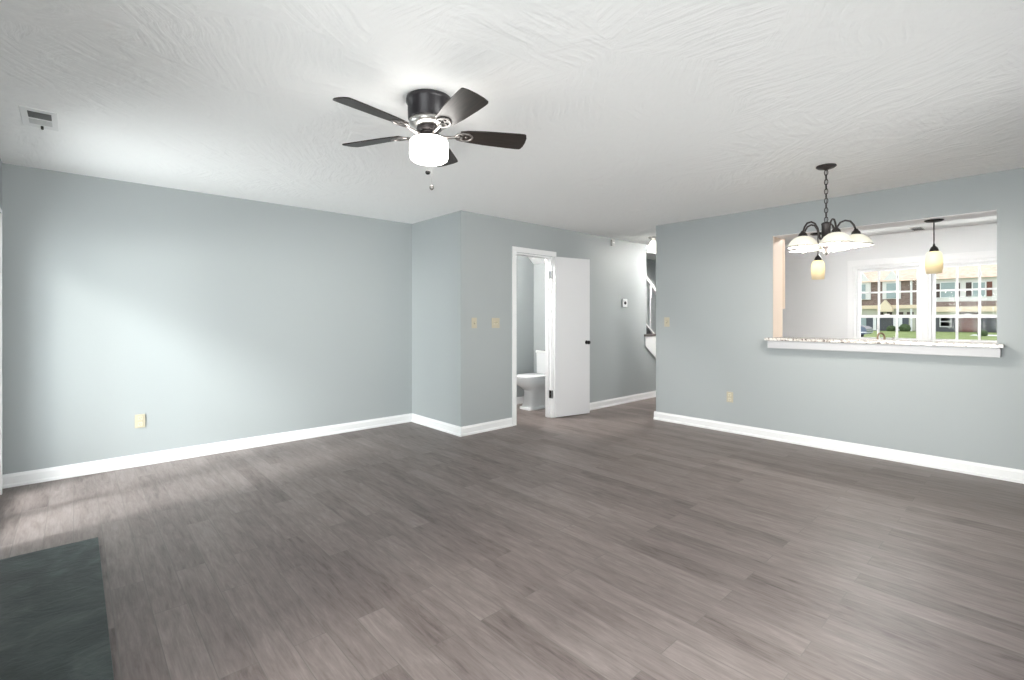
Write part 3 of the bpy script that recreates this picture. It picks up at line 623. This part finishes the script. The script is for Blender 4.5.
MB().lathe([(0, -0.0302), (0.145, -0.0302), (0.14, -0.06), (0.10, -0.085), (0, -0.095)], n=36).build('diffuser', mat('kitchen_fill_diffuser', (0.9, 0.9, 0.9), 0.3, emit=(1, 0.985, 0.96), es=130), kl)
kv = thing('kitchen_ceiling_vent', 'small dark vent on the kitchen ceiling above the windows', 'vent', (8.12, 1.11, H))
MB().box(-0.13, 0.13, -0.06, 0.06, -0.006, -0.0005, 0.002).build('face_plate', M_greyp, kv)
vl = MB()
for i in range(6): vl.box(-0.11, 0.11, -0.048+0.016*i, -0.040+0.016*i, -0.010, -0.0061)
vl.build('louver', M_slot, kv)

# ------------------------------------------------------------------ outside
struct(MB().box(9.6, 120, -60, 90, -0.3, -0.02).build('ground_parking', M_asph), 'asphalt parking beyond the kitchen windows', 'ground')
struct(MB().box(37.5, 60, -30, 60, -0.02, 0.0).build('ground_lawn', M_grass), 'green lawn in front of the row houses', 'lawn')
struct(MB().box(36.0, 37.5, -30, 60, -0.02, 0.03, 0.01).build('sidewalk', M_conc), 'pale sidewalk along the lawn', 'sidewalk')
struct(MB().box(48.0, 50.5, -6, 3.6, 0.0, 0.03, 0.01).build('path_walkway', M_conc), 'pale walk crossing the lawn', 'path')
struct(MB().box(-30, XB-0.22, -30, 30, -0.3, -0.02).box(XB-0.22, 9.3, -30, YN-0.22, -0.3, -0.02).build('ground_yard', M_asph), 'ground outside the patio doors', 'ground')
HX = 60.0
def win(p, y0, y1, z0, z1, name='window'):
    f = MB().box(HX-0.10, HX-0.001, y0-0.06, y0, z0-0.06, z1+0.06).box(HX-0.10, HX-0.001, y1, y1+0.06, z0-0.06, z1+0.06).box(HX-0.10, HX-0.001, y0, y1, z0-0.06, z0).box(HX-0.10, HX-0.001, y0, y1, z1, z1+0.06).box(HX-0.09, HX-0.02, y0, y1, (z0+z1)/2-0.03, (z0+z1)/2+0.03)
    w = f.build(name, M_owhite, p)
    MB().box(HX-0.05, HX-0.001, y0, y1, z0, z1).build('pane', M_opane, w); return w
def place(p):
    return p
# brick house
b = tag(MB().box(HX, HX+8, 8.0, 17.0, 2.55, 4.9).build('brick_street_house', M_brick), 'brown brick row house with white gabled windows seen through the left kitchen window', 'house')
MB().box(HX-0.05, HX+8, 8.0, 17.0, 0.0, 1.57).build('lower_wall', M_odark, b)
MB().box(HX-0.05, HX+8, 8.0, 17.0, 1.571, 2.2).build('siding_band', M_sage, b)
MB().box(HX-0.25, HX+8, 8.0, 17.0, 2.201, 2.549).build('fascia', M_cream, b)
MB().prism([(HX-0.4, 4.9), (HX+4.5, 9.4), (HX+9, 4.9)], 'y', 8.0, 17.0).build('roof', M_roof, b)
for y0, y1, zp in ((9.42, 10.84, 5.95), (11.82, 13.4, 5.95)):
    g = MB().prism([(y0, 3.15), (y1, 3.15), (y1, 4.95), ((y0+y1)/2, zp), (y0, 4.95)], 'x', HX-0.25, HX+1.2).build('gable_dormer', M_siding, b)
    ym = (y0+y1)/2
    MB().box(HX-0.31, HX-0.2505, ym-0.38, ym+0.38, 3.2, 4.7).build('pane', M_opane, g)
    MB().box(HX-0.33, HX-0.312, ym-0.38, ym+0.38, 3.9, 3.98).build('window_rail', M_owhite, g)
MB().prism([(9.9, 1.9), (11.1, 1.9), (11.1, 2.2), (10.5, 3.05), (9.9, 2.2)], 'x', HX-1.2, HX-0.3).build('porch_gable', M_cream, b)
MB().cyl((HX-0.12, 8.62, 0), (HX-0.12, 8.62, 4.9), 0.09, 10).build('downspout', M_owhite, b)
for y, wd, m in ((12.7, 1.0, M_opane), (11.5, 0.25, M_owhite), (10.55, 0.85, M_ogar), (9.85, 0.3, M_owhite), (9.45, 0.28, M_owhite), (8.55, 0.5, M_sage)):
    MB().box(HX-0.14, HX-0.051, y-wd/2, y+wd/2, 0.05, 1.56).build('door_panel', m, b)
for y, wd in ((11.0, 0.4), (10.3, 0.4), (9.5, 0.55), (8.7, 0.5)):
    MB().box(HX-0.16, HX-0.0505, y-wd/2, y+wd/2, 1.60, 1.86).build('shutter_top', M_shut, b)
# white house
w = tag(MB().box(HX, HX+8, -1.0, 7.96, 2.8, 4.9).build('white_street_house', M_siding), 'white sided row house with dark shutters seen through the right kitchen window', 'house')
MB().box(HX, HX+8, -1.0, 7.96, 2.331, 2.799).build('brick_band', M_brick, w)
MB().box(HX-0.25, HX+8, -1.0, 7.96, 1.85, 2.33).build('fascia', M_cream, w)
MB().box(HX-0.05, HX+8, -1.0, 7.96, 1.571, 1.849).build('siding_band', M_sage, w)
MB().box(HX-0.05, HX+8, -1.0, 7.96, 0.0, 1.57).build('lower_wall', M_ogar, w)
MB().prism([(HX-0.4, 4.9), (HX+4.5, 9.4), (HX+9, 4.9)], 'y', -1.0, 7.96).build('roof', M_roof, w)
win(w, 5.5, 6.47, 3.2, 4.55); win(w, 3.53, 4.30, 3.2, 4.45)
for y0, y1, m in ((6.55, 6.9, M_shut), (5.16, 5.40, M_shut), (4.40, 4.77, M_shut), (3.07, 3.42, M_shutr)):
    MB().box(HX-0.07, HX-0.001, y0, y1, 3.2, 4.5, 0.01).build('shutter', m, w)
MB().box(HX-0.9, HX-0.06, 3.98, 5.37, 1.62, 1.80).build('porch_eave', M_shut, w)
MB().box(HX-0.12, HX-0.051, 3.98, 5.37, 0.05, 1.5).build('entry_wall', M_brick, w)
MB().box(HX-0.17, HX-0.121, 4.3, 5.0, 0.05, 1.45).build('door_panel', M_shutr, w)
win(w, 5.8, 6.5, 0.5, 1.4)
g = MB()
for i in range(4): g.box(HX-0.10, HX-0.051, 1.5, 3.75, 0.08+0.36*i, 0.40+0.36*i, 0.01)
g.build('garage_door', M_ogar, w)
# shrubs before the houses
def shrub(x, y, r, label):
    t = bmesh.new(); bmesh.ops.create_icosphere(t, subdivisions=3, radius=r)
    rng = random.Random(int(y*100))
    for vtx in t.verts: vtx.co *= 1+rng.uniform(-0.14, 0.14); vtx.co.z = vtx.co.z*0.85
    o = MB().merge(t).build('shrub', M_leaf, None, (x, y, r*0.7)); return tag(o, label, 'shrub')
shrub(58.6, 8.9, 0.45, 'dark shrub at the foot of the brick row house')
shrub(58.8, 10.0, 0.35, 'smaller dark shrub beside the brick house porch')
shrub(47.2, 2.9, 0.28, 'low dark shrub by the pale walk across the lawn')
# parked car (side view along y)
car = thing('parked_car', 'blue-grey parked car low in the left kitchen window', 'car', (34.6, 9.0, -0.02))
prof = [(-2.1, 0.35), (-2.15, 0.62), (-2.0, 0.80), (-1.15, 0.92), (-0.55, 1.36), (0.75, 1.40), (1.45, 0.95), (2.05, 0.86), (2.15, 0.60), (2.1, 0.32)]
MB().prism([(y, z) for y, z in prof], 'x', -0.85, 0.85, None, 0.05).build('body', M_car, car)
MB().prism([(-1.02, 0.95), (-0.52, 1.30), (0.05, 1.33), (0.05, 0.96)], 'x', -0.865, 0.865).prism([(0.12, 0.96), (0.12, 1.33), (0.70, 1.33), (1.25, 0.97)], 'x', -0.865, 0.865).build('side_window', M_cargl, car)
MB().box(-0.87, 0.87, -2.12, 2.12, 0.44, 0.50, 0.01).build('side_moulding', M_owhite, car)
for y in (-1.35, 1.35):
    for x in (-0.88, 0.70):
        wh = MB().cyl((x, y, 0.32), (x+0.18, y, 0.32), 0.32, 24).build('wheel', M_tyre, car)
        MB().cyl((x-0.006 if x < 0 else x+0.181, y, 0.32), (x-0.001 if x < 0 else x+0.187, y, 0.32), 0.20, 16).build('hubcap', M_nickel, wh)
